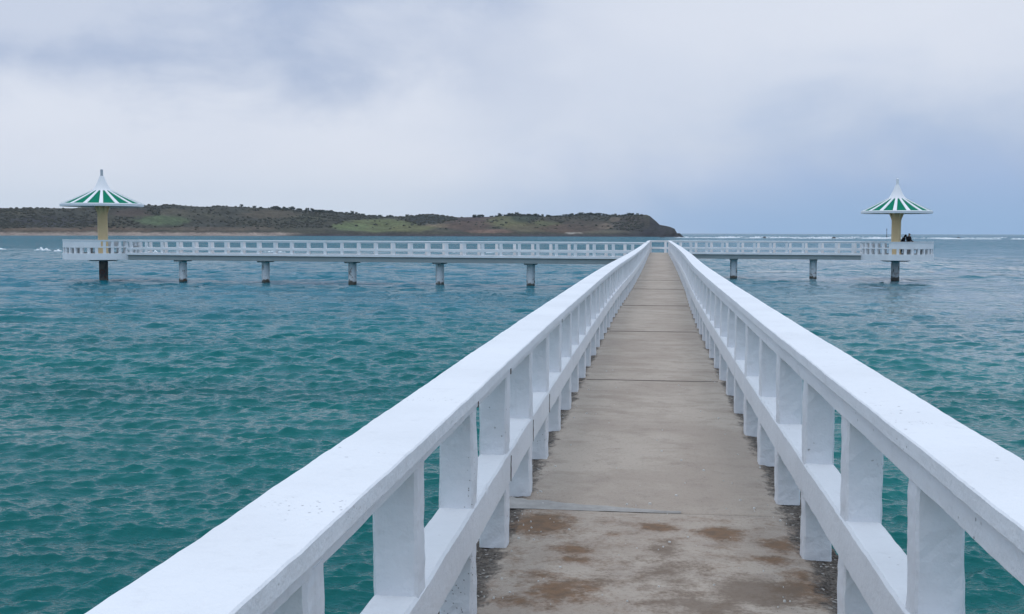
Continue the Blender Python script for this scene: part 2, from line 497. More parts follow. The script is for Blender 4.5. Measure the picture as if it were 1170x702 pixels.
def slab_mesh(y0, y1, us, nv, thick=.28, path=cx, rough=True):
    """deck slab: top sheet with relief and worn margins, sides and bottom closed"""
    verts, uvs, col = [], [], []
    vs = [y0 + (y1 - y0) * i / nv for i in range(nv + 1)]
    for y in vs:
        c = path(y)
        for u in us:
            z = DECK
            if rough:
                q = Vector((u * 1.7, y * 1.7, 3.3))
                z += mnoise.noise(q) * .003 + mnoise.noise(q * 5) * .0015
                d = HALF - abs(u) + mnoise.noise(Vector((u * 6, y * 6, .5))) * .07
                if d < .03:
                    t = min(1, (.03 - d) / .10)
                    z -= t * (.008 + .016 * abs(mnoise.noise(Vector((u * 25, y * 25, 1.5)))) + .012 * abs(mnoise.noise(Vector((u * 9, y * 9, 7)))))
                e = min(y - y0, y1 - y)
                if e < .02: z -= .006 * (1 - e / .02) ** 2
            verts.append((c + u, y, z)); uvs.append((u, y))
            s = [.17 if .3 < y < 6.46 else 0, .10 if .3 < y < 6.46 else 0]
            if y < 6.6:
                for (sx, sy, ra, rb, st, k) in STAINS:
                    rr = math.hypot((u + c - sx) / ra, (y - sy) / rb)
                    if rr < 1.5: s[k] = max(s[k], st * (1 - rr / 1.5) * 1.45)
            col.append((s[0], s[1], 0, 1))
    nu = len(us); nT = len(verts)
    faces = [(i * nu + k, i * nu + k + 1, (i + 1) * nu + k + 1, (i + 1) * nu + k) for i in range(nv) for k in range(nu - 1)]
    border = [k for k in range(nu)] + [i * nu + nu - 1 for i in range(1, nv + 1)] + [nv * nu + k for k in range(nu - 2, -1, -1)] + [i * nu for i in range(nv - 1, 0, -1)]
    low = {}
    for b in border:
        low[b] = len(verts); x, y, z = verts[b]
        verts.append((x, y, DECK - thick)); uvs.append(uvs[b]); col.append((0, 0, 0, 1))
    for i, b in enumerate(border):
        a = border[(i + 1) % len(border)]
        faces.append((a, b, low[b], low[a]))
    faces.append(tuple(low[b] for b in reversed(border)))
    me = mesh_from(verts, faces, M_DECK)
    uvl = me.uv_layers.new(name='UVMap')
    idx = np.empty(len(me.loops), dtype=np.int32); me.loops.foreach_get('vertex_index', idx)
    uvl.data.foreach_set('uv', np.array(uvs, dtype=np.float32)[idx].ravel())
    at = me.color_attributes.new('stain', 'FLOAT_COLOR', 'POINT')
    at.data.foreach_set('color', np.array(col, dtype=np.float32).ravel())
    return me

pier = thing('pier', (0, 0, DECK), 'long straight concrete pier walkway with brown stained deck leading out to sea', 'pier')
joints = [-7.0, .2, 6.51, 12.41, 18.66, 25.4, 33.0, 39.3, 45.6, 51.9, 58.2, 64.5, 70.8, 77.1, 83.4, 89.7, PIER_END]
for i in range(len(joints) - 1):
    y0, y1 = joints[i], joints[i + 1]
    if y0 >= 0 and y0 < 7: us = np.linspace(-HW, HW, 90); nv = 320
    elif y0 < 13 and y0 > 0: us = np.linspace(-HW, HW, 60); nv = 150
    else: us = np.linspace(-HW, HW, 24); nv = 40
    link('deck_slab', slab_mesh(y0 + (.006 if y0 < 7 else .017), y1 - (.006 if y1 < 7 else .017), us, nv), pier).location = (0, 0, -DECK)
for j in joints[1:-1]:
    for s in (-.45, .45):
        mb = MB(); mb.cyl(cx(j) + s, j, -2.5, DECK - .5, .26, n=24)
        smooth_angle(mb.build('pile', M_PILE, pier))
    mb = MB(); mb.box((cx(j), j, DECK - .40), (1.9, .5, .236)); mb.build('crossbeam', M_BEAMGREY, pier)
for j in joints[3:8]:
    mb = MB(); mb.box((cx(j), j, DECK - .018), (2 * HALF - .06, .036, .04)); mb.build('joint_shade_strip', M_JOINT_SHADE, pier)  # added dark strip, paints the shade of the open joint
# mortar smeared over the joint by the left railing
mb = MB(); v, f = [], []
nX = 26
for i in range(nX + 1):
    t = i / nX; x = -HW + .08 + t * 1.02
    wdt = .26 * (1 - t) ** 1.1 + .012 + (.05 * mnoise.noise(Vector((x * 9, 0, 4))) + .04 * mnoise.noise(Vector((x * 23, 3, 4)))) * (1 - .6 * t)
    yb = 6.50 + .012 * mnoise.noise(Vector((x * 7, 2, 0)))
    for k in range(5):
        q = k / 4
        hgt = .0065 * math.sin(PI * q) ** .5 if 0 < q < 1 else -.004
        v.append((x, yb + wdt * q + (.02 * mnoise.noise(Vector((x * 12, q * 3, 1))) if q == 1 else 0), DECK + hgt + .002))
for i in range(nX):
    for k in range(4): f.append((i * 5 + k, i * 5 + 5 + k, i * 5 + 6 + k, i * 5 + 1 + k))
mb.add(v, f); mb.build('mortar_patch', M_MORTAR, pier)

# paint flecks and shell crumbs on the near slab
mb = MB()
for i in range(190):
    y = 2.5 + 4.2 * random.random() if i < 130 else 6.6 + 7 * random.random() ** 1.5
    u = random.uniform(-.7, .7)
    if random.random() < .45: u = math.copysign(.74 - abs(random.gauss(0, .11)), u)
    r = random.choice((.003, .004, .005, .006, .008, .011)) * (.8 if i < 130 else 1.0)
    n = 6; a0 = random.random() * 6
    base = [(cx(y) + u + r * random.uniform(.6, 1.2) * math.cos(a0 + 2 * PI * k / n), y + r * random.uniform(.6, 1.3) * math.sin(a0 + 2 * PI * k / n)) for k in range(n)]
    z = DECK - .002
    mb.loft([[(x, yy, z) for x, yy in base], [(cx(y) + u + (x - cx(y) - u) * .7, y + (yy - y) * .7, z + .005 + r * .5) for x, yy in base]])
tag(mb.build('debris', M_FLECK), 'small white paint flecks and shell crumbs scattered on the near deck', 'debris', kind='stuff')

# ------------------------------------------------------------------ side arms
def arm_path(p, q, n):
    return [(p[0] + (q[0] - p[0]) * i / n, p[1] + (q[1] - p[1]) * i / n) for i in range(n + 1)]

def make_arm(p, q, piles, label):
    root = thing('side_pier', (p[0], p[1], DECK), label, 'pier')
    L = math.hypot(q[0] - p[0], q[1] - p[1])
    n = max(1, round(L / 6.4))
    for i in range(n):
        a = arm_path(p, q, n)[i]; b = arm_path(p, q, n)[i + 1]
        g = .008 / (L / n)
        a, b = (a[0] + (b[0] - a[0]) * g, a[1] + (b[1] - a[1]) * g), (b[0] + (a[0] - b[0]) * g, b[1] + (a[1] - b[1]) * g)
        m = MB(); sweep(m, [a, b], 2 * ARM_W - .04, DECK - .11, DECK, 0, 0, .005, 1, 1)
        me = m.me(M_DECK)
        uvl = me.uv_layers.new(name='UVMap')
        o = link('deck_slab', me, root, (0, 0, 0))
    for s in (-1, 1):
        m = MB(); sweep(m, arm_path(p, q, 40), .22, DECK - .43, DECK - .10, s * (ARM_W - .19), .006, .01, 1, 2, seed=s)
        m.build('edge_beam', M_BEAMGREY, root)
        m = MB(); sweep(m, arm_path(p, q, 60), .12, DECK - .075, DECK + .09, s * (ARM_W - .03), .004, .008, 1, 2, seed=s + 4)
        m.build('kerb', M_WHITE_OLD, root)
    for (x, y) in piles:
        m = MB(); rings = []
        for z in np.linspace(-2.5, DECK - .52, 14):
            ring = []
            for k in range(24):
                a = 2 * PI * k / 24
                pt = Vector((x + .285 * math.cos(a), y + .285 * math.sin(a), z))
                ring.append(pt + wob(pt, 3, .012, x))
            rings.append(ring)
        m.loft(rings); smooth_angle(m.build('pile', M_PILE, root), 50)
        m = MB(); m.box((x, y, DECK - .44), (.60, 1.5, .19), rz=A); m.build('pile_cap', M_BEAMGREY, root)
    return root

def make_arm_railing(p, q, off, label, group, step=1.26, phase=.3, extra=None):
    root = thing('railing', (p[0], p[1], DECK), label, 'railing', group)
    path = arm_path(p, q, 70)
    for nm, w, z0, z1 in (('cap_rail', .21, CAP_BOT - .01, CAP_TOP), ('top_beam', .15, OPEN_TOP, CAP_BOT), ('mid_rail', .158, MID_BOT + .01, MID_TOP)):
        m = MB(); sweep(m, path, w, DECK + z0, DECK + z1, off, .004, .008, 2, 2, seed=off); m.build(nm, M_WHITE_OLD, root)
    L = math.hypot(q[0] - p[0], q[1] - p[1]); d = phase
    tx, ty = (q[0] - p[0]) / L, (q[1] - p[1]) / L
    k = 0
    while d < L - .05:
        x, y = p[0] + tx * d + ty * off, p[1] + ty * d - tx * off
        link('post', ARM_POSTS[k % 3], root, (x, y, DECK - .01), math.atan2(ty, tx)); d += step; k += 1
    return root

R_PLAT = 2.72
# left arm runs from the platform to the pier, right arm from the pier to its platform
def along(c, d): return (c[0] + UX * d, c[1] + UY * d)
L0, L1 = along(LC, R_PLAT - .12), onL(cx(LJ[1]) - HW - .004)
R0, R1 = onR(cx(RJ[1]) - HW), along(RC, -(R_PLAT - .12))
Lp = [onL(x) for x in (-33.9, -27.4, -20.85, -14.5, -8.15)]
Rp = [onR(x) for x in (.46, 6.5, 12.7)]
R0a = onR(cx(RJ[1]) + HW + .004)
make_arm(L0, L1, Lp, 'long left arm of the pier on five white stained piles')
make_arm(R0a, R1, Rp[1:], 'short right arm of the pier on two white piles')
o_post = ARM_W - .10
make_arm_railing(L0, L1, o_post, 'white railing along the near edge of the long left arm', 'railings of the side arms')
make_arm_railing(L0, L1, -o_post, 'white railing along the far edge of the long left arm, seen through the near one', 'railings of the side arms', phase=.8)
make_arm_railing(R0a, R1, o_post, 'white railing along the near edge of the short right arm', 'railings of the side arms', phase=.5)
make_arm_railing(R0, R1, -o_post, 'white railing behind the short right arm, closing off the end of the walkway', 'railings of the side arms', phase=.12)

# ------------------------------------------------------------------ platforms and umbrella pavilions
def make_platform(c, side, which, dark):
    """side: direction (+1/-1 along the arm axis) in which the arm lies"""
    x0, y0 = c
    root = thing('viewing_platform', (x0, y0, DECK), 'round white platform on a %s pile at the %s' % ('dark stained' if dark else 'pale grey', which), 'platform', 'round platforms at the arm ends')
    m = MB(); m.cyl(x0, y0, DECK - .38, DECK, R_PLAT - .005, n=72)
    me = m.me(M_DECK); me.uv_layers.new(name='UVMap')
    link('deck_slab', me, root, (0, 0, 0))
    # white fascia ring
    n = 96; rings = []
    for k in range(n):
        a = 2 * PI * k / n; ca, sa = math.cos(a), math.sin(a)
        rings.append([(x0 + r * ca, y0 + r * sa, z) for r, z in ((R_PLAT, DECK - .42), (R_PLAT + .10, DECK - .42), (R_PLAT + .10, DECK + .05), (R_PLAT, DECK + .05))])
    m = MB(); m.loft(rings, closed=True); m.build('fascia', M_WHITE_OLD, root)
    m = MB()
    m.cyl(x0, y0, DECK - .55, DECK - .385, .9, 1.5, n=32)
    smooth_angle(m.build('underside_corbel', M_BEAMGREY, root))
    m = MB(); rr = []
    for z in np.linspace(-2.5, DECK - .5, 14):
        rr.append([Vector((x0 + .32 * math.cos(2 * PI * k / 24), y0 + .32 * math.sin(2 * PI * k / 24), z)) + wob((x0 + k, y0, z), 2, .008) for k in range(24)])
    m.loft(rr); smooth_angle(m.build('pile', M_PILE_DARK if dark else M_PILE, root), 50)

    rail = thing('platform_railing', (x0, y0, DECK), 'round white parapet with openings, %s' % which, 'railing', 'parapets of the round platforms')
    gap = math.asin(.86 / R_PLAT)
    a_arm = A + (0 if side > 0 else PI)
    a0, a1 = a_arm + gap, a_arm + 2 * PI - gap
    def arc(nm, z0, z1, w, b0=a0, b1=a1, rc=R_PLAT - .03, nseg=80):
        m = MB(); rings = []
        for k in range(nseg + 1):
            a = b0 + (b1 - b0) * k / nseg; ca, sa = math.cos(a), math.sin(a)
            rings.append([(x0 + r * ca, y0 + r * sa, z) for r, z in ((rc - w / 2, DECK + z0), (rc + w / 2, DECK + z0), (rc + w / 2, DECK + z1), (rc - w / 2, DECK + z1))])
        m.loft(rings); return m.build(nm, M_WHITE_OLD, rail)
    arc('cap_rail', .955, CAP_TOP, .25)
    arc('top_beam', .90, .955, .19)
    arc('mid_rail', .455, .545, .196)
    NP = 28
    for k in range(NP + 1):
        a = a0 + .03 + (a1 - a0 - .06) * k / NP
        me = PLAT_POSTS[k % 2]
        link('post', me, rail, (x0 + (R_PLAT - .03) * math.cos(a), y0 + (R_PLAT - .03) * math.sin(a), DECK - .004), a - PI / 2)
    # solid upper infill on the seaward half
    mid_a = a_arm + PI
    sp0, sp1 = (1.45, 2.10) if side > 0 else (1.78, 1.45)
    arc('infill_panel', .540, .905, .186, mid_a - sp0, mid_a + sp1, nseg=60)
    # seat running round the inside of the seaward half
    bench = thing('bench', (x0, y0, DECK), 'curved grey bench inside the round parapet, %s' % which, 'bench', 'curved benches on the platforms')
    m = MB(); rings = []
    for k in range(41):
        a = mid_a - 1.3 + 2.6 * k / 40; ca, sa = math.cos(a), math.sin(a)
        rings.append([(x0 + r * ca, y0 + r * sa, DECK + z) for r, z in ((1.95, .38), (2.45, .38), (2.45, .44), (1.95, .44))])
    m.loft(rings); m.build('seat', M_BENCH, bench)
    for k in range(5):
        a = mid_a - 1.2 + 2.4 * k / 4
        m = MB(); m.box((x0 + 2.2 * math.cos(a), y0 + 2.2 * math.sin(a), DECK + .188), (.34, .12, .384), rz=a); m.build('leg', M_BENCH, bench)
    return root
PLAT_POSTS = [post_mesh(.93, .20, .17, 90 + i, M_WHITE_OLD, .003, 3) for i in range(2)]

def lathe(mb, x0, y0, prof, n=64, a0=0, a1=2 * PI, mi=0):
    full = abs(a1 - a0 - 2 * PI) < 1e-6
    rings = [[(x0 + r * math.cos(a0 + (a1 - a0) * k / n), y0 + r * math.sin(a0 + (a1 - a0) * k / n), z) for r, z in prof] for k in range(n if full else n + 1)]
    v = [p for r in rings for p in r]; P = len(prof); f = []
    for i in range(n):
        j = (i + 1) % len(rings)
        for k in range(P - 1): f.append((i * P + k, j * P + k, j * P + k + 1, i * P + k + 1))
    mb.add(v, f, mi)

def make_pavilion(c, which, phase, RR, zrim):
    x0, y0 = c
    zb = DECK + zrim                       # rim underside
    root = thing('umbrella_pavilion', (x0, y0, DECK), 'green and white umbrella roof on cream column, %s' % which, 'pavilion', 'umbrella pavilions')
    # column with flared head
    m = MB(); lathe(m, x0, y0, [(.0, DECK + .003), (.40, DECK + .003), (.38, DECK + .1), (.355, DECK + .14), (.355, zb - .52), (.37, zb - .42), (.40, zb - .25), (.41, zb + .12), (.0, zb + .14)], 40)
    col = smooth_angle(m.build('column', M_CREAM, root), 40)
    for k in range(8):
        a = 2 * PI * (k + phase) / 8
        ca, sa = math.cos(a), math.sin(a); tx, ty = -sa, ca
        m = MB(); w = .045
        prof = [(.34, zb - .60), (.345, zb + .06), (.66, zb + .16), (.54, zb - .08), (.43, zb - .34)]
        v = [(x0 + r * ca + s * w * tx, y0 + r * sa + s * w * ty, z) for s in (-1, 1) for r, z in prof]
        P = len(prof)
        f = [tuple(range(P)), tuple(range(2 * P - 1, P - 1, -1))] + [(k2, k2 + P, (k2 + 1) % P + P, (k2 + 1) % P) for k2 in range(P)]
        m.add(v, f); m.build('bracket', M_CREAM, col)
    # canopy: green cone of straight slope, closed below
    def slope(r): return zb + .17 + (1.22 - .17) * ((RR - r) / (RR - .56)) ** 1.06
    prof = [(RR, slope(RR))] + [(r, slope(r)) for r in np.linspace(RR - .2, .5, 9)]
    prof_u = [(.5, zb + .62), (.9, zb + .34), (RR - .1, zb + .03), (RR - .02, zb + .03), (RR, slope(RR))]
    m = MB(); lathe(m, x0, y0, prof, 64, mi=0); lathe(m, x0, y0, prof_u, 64, mi=1)
    can = smooth_angle(m.build('canopy', [M_GREEN, M_UNDER], root), 25)
    m = MB(); lathe(m, x0, y0, [(RR - .10, zb), (RR + .05, zb), (RR + .06, zb + .17), (RR - .02, zb + .21), (RR - .10, zb + .12), (RR - .10, zb)], 64)
    m.build('rim', M_ROOFWHITE, can)
    NR = 16
    for k in range(NR):
        a = 2 * PI * (k + phase) / NR; ca, sa = math.cos(a), math.sin(a); tx, ty = -sa, ca
        m = MB(); rings = []
        for r in np.linspace(.50, RR + .01, 10):
            w = .06 + .085 * r / RR
            z = slope(min(r, RR))
            rings.append([(x0 + r * ca + s * w * tx, y0 + r * sa + s * w * ty, z + h) for s, h in ((-1, -.02), (1, -.02), (1, .045), (-1, .045))])
        m.loft(rings); m.build('rib', M_ROOFWHITE, can)
    m = MB(); lathe(m, x0, y0, [(.66, zb + 1.10), (.68, zb + 1.19), (.58, zb + 1.31), (.46, zb + 1.50), (.33, zb + 1.77), (.215, zb + 2.05), (.14, zb + 2.24), (.0, zb + 2.26)], 40)
    smooth_angle(m.build('spire', M_ROOFWHITE, can), 50)
    m = MB(); lathe(m, x0, y0, [(.10, zb + 2.2), (.095, zb + 2.70), (.06, zb + 2.74), (0, zb + 2.74)], 20)
    smooth_angle(m.build('finial', M_FINIAL if which.startswith('end of the long') else M_ROOFWHITE, can), 40)
    return root

make_platform(LC, 1, 'end of the long left arm', True)
make_platform(RC, -1, 'end of the short right arm', False)
make_pavilion(LC, 'end of the long left arm', .12, 2.88, 3.45)
make_pavilion(RC, 'end of the short right arm', .35, 2.64, 3.20)

# ------------------------------------------------------------------ people on the right platform
def skin_mesh(joints, edges, mats, sub=2):
    me = bpy.data.meshes.new('sk')
    me.from_pydata([j[:3] for j in joints], edges, [])
    o = bpy.data.objects.new('tmp_figure', me); C.objects.link(o)
    md = o.modifiers.new('s', 'SKIN'); md.use_smooth_shade = True
    for i, j in enumerate(joints):
        me.skin_vertices[0].data[i].radius = (j[3], j[4] if len(j) > 4 else j[3])
    me.skin_vertices[0].data[0].use_root = True
    o.modifiers.new('d', 'SUBSURF').levels = sub
    dg = bpy.context.evaluated_depsgraph_get(); dg.update()
    out = bpy.data.meshes.new_from_object(o.evaluated_get(dg))
    bpy.data.objects.remove(o); bpy.data.meshes.remove(me)
    out.materials.clear(); out.materials.append(mats)
    for p in out.polygons: p.use_smooth = True
    return out

def make_person(loc, rz, label, lean, scale, hood):
    root = thing('person', loc, label, 'person', 'people leaning by the right column')
    def P(x, y, z, *r):      # local frame: +y is forward; upper body leans forward
        if z > .9: y = y + lean * (z - .9)
        c, s = math.cos(rz), math.sin(rz)
        return ((x * c - y * s) * scale, (x * s + y * c) * scale, z * scale) + tuple(q * scale for q in r)
    # 0 pelvis 1 waist 2 chest 3 neck base 4 neck 5 head 6 crown
    J = [P(0, 0, .92, .15, .11), P(0, 0, 1.08, .135, .10), P(0, 0, 1.28, .165, .115), P(0, .01, 1.42, .075), P(0, .02, 1.49, .052), P(0, .05, 1.58, .082, .09), P(0, .05, 1.67, .07, .08)]
    E = [(0, 1), (1, 2), (2, 3), (3, 4), (4, 5), (5, 6)]
    Ja, Ea = [], []
    for s in (-1, 1):
        b = len(J)
        J += [P(s * .09, 0, .85, .088), P(s * .10, .02, .48, .058), P(s * .10, 0, .10, .042), P(s * .11, .06, .045, .045), P(s * .12, .16, .03, .032)]
        E += [(0, b), (b, b + 1), (b + 1, b + 2), (b + 2, b + 3), (b + 3, b + 4)]
        b = len(J)
        J += [P(s * .19, 0, 1.38, .062), P(s * .25, .06, 1.12, .047), P(s * .16, .32, 1.05, .036), P(s * .12, .40, 1.06, .03), P(s * .10, .46, 1.05, .016)]
        E += [(2, b), (b, b + 1), (b + 1, b + 2), (b + 2, b + 3), (b + 3, b + 4)]
    link('body', skin_mesh(J, E, M_SKIN), root, loc)
    # jacket: torso and sleeves, a little fuller than the body
    T = [P(0, 0, .84, .185, .145), P(0, 0, 1.08, .175, .14), P(0, 0, 1.28, .20, .15), P(0, .01, 1.43, .105)]
    TE = [(0, 1), (1, 2), (2, 3)]
    for s in (-1, 1):
        b = len(T)
        T += [P(s * .20, 0, 1.38, .085), P(s * .26, .06, 1.12, .068), P(s * .17, .31, 1.05, .055)]
        TE += [(2, b), (b, b + 1), (b + 1, b + 2)]
    link('jacket', skin_mesh(T, TE, M_JACKET), root, loc)
    B = [P(0, 0, .93, .165, .125)]; BE = []
    for s in (-1, 1):
        b = len(B)
        B += [P(s * .09, 0, .84, .105), P(s * .10, .02, .48, .078), P(s * .10, 0, .10, .066)]
        BE += [(0, b), (b, b + 1), (b + 1, b + 2)]
    link('trousers', skin_mesh(B, BE, M_TROUSERS), root, loc)
    for s in (-1, 1):
        link('shoe', skin_mesh([P(s * .11, .01, .05, .056), P(s * .115, .09, .045, .052), P(s * .12, .19, .035, .04)], [(0, 1), (1, 2)], M_STEEL, 1), root, loc)
    Hh = [P(0, .01, 1.60, .09, .10), P(0, .035, 1.685, .082, .088)]
    HE = [(0, 1)]
    if hood: Hh.append(P(0, -.03, 1.47, .085, .07)); HE.append((0, 2))
    link('hair', skin_mesh(Hh, HE, M_HAIR), root, loc)
    # face features on the forward side
    m = MB()
    for s in (-1, 1):
        q = P(s * .032, .135, 1.60); m.box((q[0], q[1], q[2]), (.022, .012, .012), rz=rz)
    q = P(0, .138, 1.535); m.box(q, (.05, .01, .012), rz=rz)
    link('face', m.me(M_HAIR), root, loc)
    return root
make_person((RC[0] + .86, RC[1] - .25, DECK), -1.15, 'standing person in black with dark hair beside the cream column', .12, .985, False)
make_person((RC[0] + .48, RC[1] + .52, DECK), -1.35, 'bowed person in black, half hidden between the standing person and the cream column', .55, .92, True)

# ------------------------------------------------------------------ sea
def build_sea():
    H = CAM_Z
    # azimuth from +Y, positive to the right; fine inside the view and a little beyond
    fine = np.radians(np.arange(-37.0, 23.01, .068))
    ca = np.radians(np.concatenate([np.arange(23.4, 60, .8), np.arange(60, 319, 4.0), np.arange(319, 322.9, .8)]))
    az = np.concatenate([fine, ca]); nA = len(az)
    yb = np.concatenate([np.geomspace(2600, 460, 60), np.arange(459, 200, -.72), np.arange(200, 60, -.36), np.arange(60, 14, -.25), np.geomspace(14, .15, 60)])
    r = H * F_PX / yb; nR = len(r)
    X = (r[:, None] * np.sin(az)[None]).astype(np.float32); Y = (r[:, None] * np.cos(az)[None]).astype(np.float32)
    dr = np.gradient(r).astype(np.float32)
    daz = np.abs(np.gradient(np.unwrap(az))).astype(np.float32)
    coarse = np.clip(daz / np.radians(.07), 1, 50)
    dt = (r[:, None] * np.minimum(daz, .08)[None]).astype(np.float32)
    Z = np.zeros_like(X); DX = np.zeros_like(X); DY = np.zeros_like(X)
    g = np.random.default_rng(4)
    NW = 165
    lam = np.exp(np.linspace(math.log(.11), math.log(9.0), NW)) * g.uniform(.93, 1.07, NW)
    for i in range(NW):
        L = lam[i]; k = 2 * PI / L
        if L < .20: eps = .036
        elif L < .52: eps = .047
        elif L < 1.1: eps = .027
        elif L < 1.7: eps = .016
        elif L < 3.0: eps = .012
        else: eps = .0075
        spread = .70 if L < .42 else (.46 if L < 1.7 else .32)
        th = -1.45 + g.normal(0, spread)       # travel direction: towards the viewer, a little sideways
        kx, ky = k * math.cos(th), k * math.sin(th)
        ph = g.uniform(0, 2 * PI)
        # fade the wave where the mesh is too coarse to carry it
        kr = np.abs(kx * np.sin(az) + ky * np.cos(az))[None] * dr[:, None]
        kt = np.abs(kx * np.cos(az) - ky * np.sin(az))[None] * dt
        att = np.clip((2.3 - np.maximum(kr, kt)) / 1.1, 0, 1).astype(np.float32)
        rows = np.where(att.max(1) > 0)[0]
        if len(rows) == 0: continue
        a, b = rows[0], rows[-1] + 1
        arg = (kx * X[a:b] + ky * Y[a:b] + ph).astype(np.float32)
        # the open water outside the arms is rougher
        kf, ra, rb = (1.05, 18, 42) if L < 1.1 else (2.1, 28, 60) if L < 1.7 else ((3.2, 38, 85) if L < 3 else (3.4, 55, 130))
        if L > .52:
            q_ = np.clip((r[a:b] - ra) / (rb - ra), 0, 1)
            grow = (1 + kf * q_ * q_ * (3 - 2 * q_)).astype(np.float32)[:, None]
        else: grow = np.float32(1)
        amp = att[a:b] * np.float32(eps / k) * grow
        s, c = np.sin(arg), np.cos(arg)
        Z[a:b] += amp * c
        q = .95
        DX[a:b] -= q * amp * s * (kx / k); DY[a:b] -= q * amp * s * (ky / k)
    gustn = .82 + .30 * np.sin(X * .021 + 1.3 + .9 * np.sin(Y * .05)) * np.sin(Y * .047 + .4 + .7 * np.sin(X * .04))
    gustn = gustn * (1 - .24 / (1 + np.exp(-(X - 14) / 5)))
    Z *= gustn; DX *= gustn; DY *= gustn
    V = np.stack([X + DX, Y + DY, Z], -1).reshape(-1, 3)
    V = np.concatenate([V, [[0, 0, 0]]]).astype(np.float32)
    i = np.arange(nR - 1)[:, None]; j = np.arange(nA)[None]; j2 = (j + 1) % nA
    Q = np.stack(np.broadcast_arrays(i * nA + j, (i + 1) * nA + j, (i + 1) * nA + j2, i * nA + j2), -1).reshape(-1, 4)
    T = np.stack([np.full(nA, nR * nA), np.arange(nA), (np.arange(nA) + 1) % nA], -1)
    me = bpy.data.meshes.new('sea')
    me.vertices.add(len(V)); me.vertices.foreach_set('co', V.ravel())
    nl = Q.size + T.size
    me.loops.add(nl); me.loops.foreach_set('vertex_index', np.concatenate([Q.ravel(), T.ravel()]).astype(np.int32))
    npoly = len(Q) + len(T)
    me.polygons.add(npoly)
    ls = np.concatenate([np.arange(len(Q)) * 4, Q.size + np.arange(len(T)) * 3]).astype(np.int32)
    me.polygons.foreach_set('loop_start', ls)
    me.polygons.foreach_set('use_smooth', np.ones(npoly, dtype=bool))
    me.update(calc_edges=True); me.validate()
    me.materials.append(M_WATER)
    # make sure the surface faces up
    if me.polygons[0].normal.z < 0: me.flip_normals()
    o = link('water', me)
    o['kind'] = 'structure'
    return o
build_sea()

# direction in the picture plane -> ground direction
def az_of(u): return math.atan((u - 585) / F_PX) - YAW
def ground(u, d): a = az_of(u); return (d * math.sin(a), d * math.cos(a))

# ------------------------------------------------------------------ breaking waves and surf
def breaker(u, d, length, height, label, seed):
    x, y = ground(u, d)
    mb = MB(); g = random.Random(seed); rings = []
    n = 40
    ang = g.uniform(-.15, .15)
    for i in range(n + 1):
        t = i / n; s = (t - .5) * length
        env = math.sin(PI * t) ** .7
        h = .62 * height * env * max(.05, .45 + 1.1 * mnoise.noise(Vector((s * 1.7 + seed, seed, 0)))) + .02
        dpt = (.3 + .5 * env) * (.8 + .5 * mnoise.noise(Vector((s * .6, seed, 3))))
        cxx, cyy = x + s * math.cos(ang), y + s * math.sin(ang) + .5 * mnoise.noise(Vector((s * .4, seed * 2, 1)))
        ring = []
        for k in range(9):
            q = k / 8
            yy = cyy + (q - .45) * 2 * dpt
            z = h * math.sin(PI * q ** .7) + .10 * mnoise.noise(Vector((s * 2.5, q * 5, seed))) * env
            ring.append((cxx, yy, max(z, -.3) if 0 < k < 8 else -.35))
        ring.append((cxx, cyy, -.6))
        rings.append(ring)
    mb.loft(rings)
    o = mb.build('breaking_wave', M_FOAM)
    for p in o.data.polygons: p.use_smooth = True
    return tag(o, label, 'wave', 'white waves breaking beyond the left arm')
breaker(49, 236, 3.6, 1.0, 'white breaking wave to the left of the left platform', 1)
breaker(3, 250, 1.8, .55, 'small white breaking wave at the far left, farthest from the left platform', 2)
breaker(66, 222, 2.2, .8, 'white breaking wave touching the edge of the left platform', 3)
breaker(173, 208, 3.0, .85, 'white breaking wave behind the left arm, right next to its round platform', 4)
breaker(314, 210, 4.2, .7, 'low white breaking wave behind the left arm, above its second pile from the platform', 5)
breaker(527, 206, 3.4, .8, 'leftmost of three white waves breaking behind the arm near the fourth pile', 6)
breaker(545, 212, 2.4, .6, 'middle of three white waves breaking behind the arm', 7)
breaker(563, 206, 2.8, .7, 'rightmost of three white waves breaking behind the arm', 8)

mb = MB(); g = random.Random(3)
for i in range(150):
    if i < 150: u = g.uniform(775, 1250); d = g.choice((1250, 1080, 1000, 930)) * g.uniform(.96, 1.04); L = g.uniform(4, 26); hh = g.uniform(.25, .75)
    else: u = g.uniform(775, 1230); d = g.uniform(450, 850); L = g.uniform(2, 6); hh = g.uniform(.15, .32)
    x, y = ground(u, d)
    rings = []
    for k in range(15):
        t = k / 14; e = math.sin(PI * t) ** .6 * max(.03, g.gauss(.55, .4))
        xx = x + (t - .5) * L; yy = y + g.uniform(-.7, .7)
        rings.append([(xx, yy - .8 * e - .1, -.1), (xx, yy - .35 * e, hh * e * .8), (xx, yy, hh * e + .02), (xx, yy + .6 * e + .1, -.1)])
    mb.loft(rings)
tag(mb.build('surf', M_FOAM), 'broken line of white surf on the reef below the horizon', 'surf', kind='stuff')

